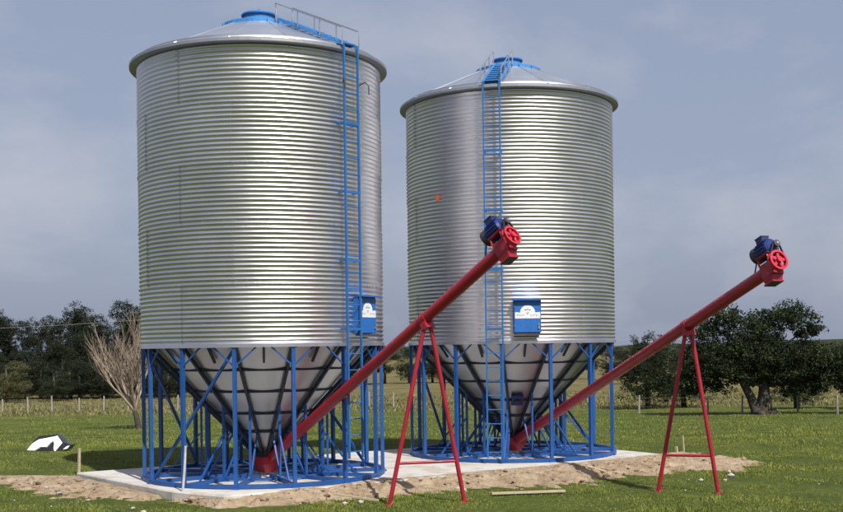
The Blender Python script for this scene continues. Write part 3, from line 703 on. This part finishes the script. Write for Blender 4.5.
# generic wood and hedge trees
protos = []
for s in range(5):
    random.seed(40+s); bl = []; H = 1.
    for k in range(9):
        a = random.random()*2*PI; zz = random.uniform(.35, .9); rr = .34*math.sin(min(1, (1.02-zz)/.6)*PI/2)*random.uniform(.3, 1)
        bl.append((math.cos(a)*rr, math.sin(a)*rr, zz, random.uniform(.13, .2), random.uniform(.13, .2), random.uniform(.08, .13)))
    if s < 3: bl += [(0, 0, .18+.1*k, .3, .3, .12) for k in range(3)]
    me = crown_mesh(bl, 22000, .016, 90+s); mb = MB(); mb.tube([(0, 0, -.05), (.01, 0, .3), (-.01, .01, .7)], [.03, .024, .01], 7)
    for b in bl[:6]: limb(mb, (0, 0, random.uniform(.25, .5)), b[:3], .011, .004, 5)
    protos.append((mb.mesh('trunk', True), me))
crown_copies = {}
def wood_tree(i, x, y, h, wd, m, label, group, name='wood_tree'):
    tm, cm = protos[i % 5]; key = (i % 5, m.name)
    if key not in crown_copies: c = cm.copy(); c.materials.clear(); c.materials.append(m); crown_copies[key] = c
    tree(name, (x, y, gz(x, y)), tm, crown_copies[key], M['bark'], None, label, group, (wd, wd, h), random.uniform(0, 6.28))
random.seed(21)
i = 0
WL = 'tall dark tree of the dense wood behind the bare tree'
for row, (y, dh) in enumerate(((150, 1.06), (141, .92), (133, .62))):
    x = -76 + row*1.5
    while x < -27 - row*1.0:
        px = 421.5 + x/y*1127
        k = 1.0 if px < 160 else max(.55, 1-(px-160)/220*.5)
        h = 11.0*dh*k*random.uniform(.88, 1.08); wood_tree(i, x, y+random.uniform(-2, 2), h, h*random.uniform(.75, 1.0), M['leaf_dark'], WL, 'trees of the dense wood at left'); i += 1
        x += random.uniform(3.2, 4.8)
UL = 'dark bushy undergrowth at the foot of the dense wood'
for row in range(2):
    x = -74
    while x < -27:
        h = random.uniform(3.4, 5.6)-row*.9; wood_tree(i % 3, x, 129.5-row*4+random.uniform(-1, 1), h, h*random.uniform(1.3, 1.8), M['leaf_dark'], UL, 'bushes under the dense wood', 'undergrowth_bush'); i += 1; x += random.uniform(2.6, 4.2)
HL = 'low dark tree in the far hedgerow beyond the field'
x = -28
while x < 62:
    y = 168 + random.uniform(-4, 4) + max(0, x)*.25; h = random.uniform(4.8, 6.2) if x > -6 else random.uniform(5.5, 7.5)
    wood_tree(i, x, y, h, h*random.uniform(1.0, 1.5), M['leaf_dark'] if random.random() < .6 else M['leaf_mid'], HL, 'far hedgerow trees', 'hedgerow_tree'); i += 1; x += random.uniform(2.4, 3.8)
for (x, y, h, wd) in ((28.6, 150, 6.0, 4.2),): wood_tree(3, x, y, h, wd, M['leaf_mid'], 'lone rounded tree standing above the far hedgerow right of the silos', None, 'hedgerow_tree')
for (x, y, h, wd, l) in ((14.4, 72, 5.2, 6.4, 'dark tree filling the gap left of the big evergreen'), (17.2, 74, 4.6, 6.6, 'low dark tree standing behind the left side of the big evergreen'), (22.6, 68, 4.4, 6.2, 'low dark tree standing behind the right side of the big evergreen'), (26.5, 66, 4.9, 6.5, 'dark tree at the right edge beyond the big evergreen')):
    wood_tree(1, x, y, h, wd, M['leaf_big'], l, None, 'evergreen_tree')
for (x, y, h, wd, l) in ((-43.5, 118, 5.2, 7.0, 'pale green rounded shrub in front of the wood at far left'), (-39.5, 121, 3.9, 5.5, 'smaller olive shrub beside the pale shrub before the wood')):
    wood_tree(2, x, y, h, wd, M['leaf_pale'] if h > 5 else M['leaf_mid'], l, None, 'shrub')
# bare tree
random.seed(12); mb = MB(); tk = MB(); segs = [0]
def branch(p, d, L, r, depth):
    n = 4; pts = [p]; q = p.copy(); dd = d.copy()
    for k in range(n):
        dd = (dd + Vector((random.uniform(-1, 1), random.uniform(-1, 1), random.uniform(-.4, .8)))*.13).normalized(); q = q + dd*L/n; pts.append(q.copy())
    rr = [r*(1-.5*k/n) for k in range(n+1)]; (tk if depth == 0 else mb).tube(pts, rr, 9 if depth == 0 else 5 if depth < 2 else 3, False); segs[0] += 1
    if depth >= 4 or q.z > 5.0: return
    for k in range(9 if depth == 0 else random.choice((5, 5, 6)) if depth < 3 else 3):
        f = random.uniform(.3, 1.0) if depth else random.uniform(.6, 1.0); s = pts[min(n, int(f*n+.5))]
        a = random.random()*2*PI if depth else k*2*PI/9+random.uniform(-.3, .3); sp = random.uniform(.2, .5) if depth else random.uniform(.3, .85); o = Vector((math.cos(a), math.sin(a), 0)); nd = (dd + o*sp + Vector((0, 0, .12))).normalized()
        branch(s, nd, L*random.uniform(.5, .72) if depth else 2.1*random.uniform(.8, 1.15), max(.0065, r*random.uniform(.36, .52)), depth+1)
branch(Vector((0, 0, -.1)), Vector((-.10, 0, 1)), 1.2, .16, 0)
tm = mb.mesh('trunk_and_branches', True)
t = empty('bare_tree', (-12.6, 50, gz(-12.6, 50))); tr = obj('branches', tm, M['twig'], t); tk.build('trunk', M['bark'], t, True); tag(t, 'leafless pale tree with upswept branches left of the nearer silo', 'tree')
zs = [v.co.z for v in tm.vertices]; xs = [v.co.x for v in tm.vertices]
print('bare tree', max(zs), min(xs), max(xs), segs)
t.scale = (1, 1, 1)

# far hill and overhead wire
mb = MB(); nx_ = 160
for i in range(nx_+1):
    x = -500+1200*i/nx_
    hgt = 2.2 + 3.2*nz(x, 0, 1., .012) + 4.5*smoothstep(170, 420, x) + 1.2*nz(x, 3, 2., .06)
    for j, (y, k) in enumerate(((520, 0), (560, .6), (620, 1), (760, .9))): mb.v.append((x, y, -3.6 + (hgt+3.0)*k + .8*nz(x, y, 5., .09)*k))
for i in range(nx_):
    for j in range(3): a = i*4+j; mb.f.append((a, a+4, a+5, a+1))
M['hill'] = noise_col('far_woodland', [(.3, (.018, .026, .014)), (.7, (.05, .06, .03))], .08, 10, .7, .8, .2, .1, .95, dist=3.)
tag(mb.build('far_hill', M['hill'], smooth=True), kind='structure')
pts = []
for k in range(25): x = -90+75*k/24; pts.append((x, 108, 4.55 + .0012*(x+52)**2))
tag(MB().tube(pts, .014, 5).build('overhead_wire', M['post']), 'thin overhead wire crossing in front of the dark wood', 'wire')
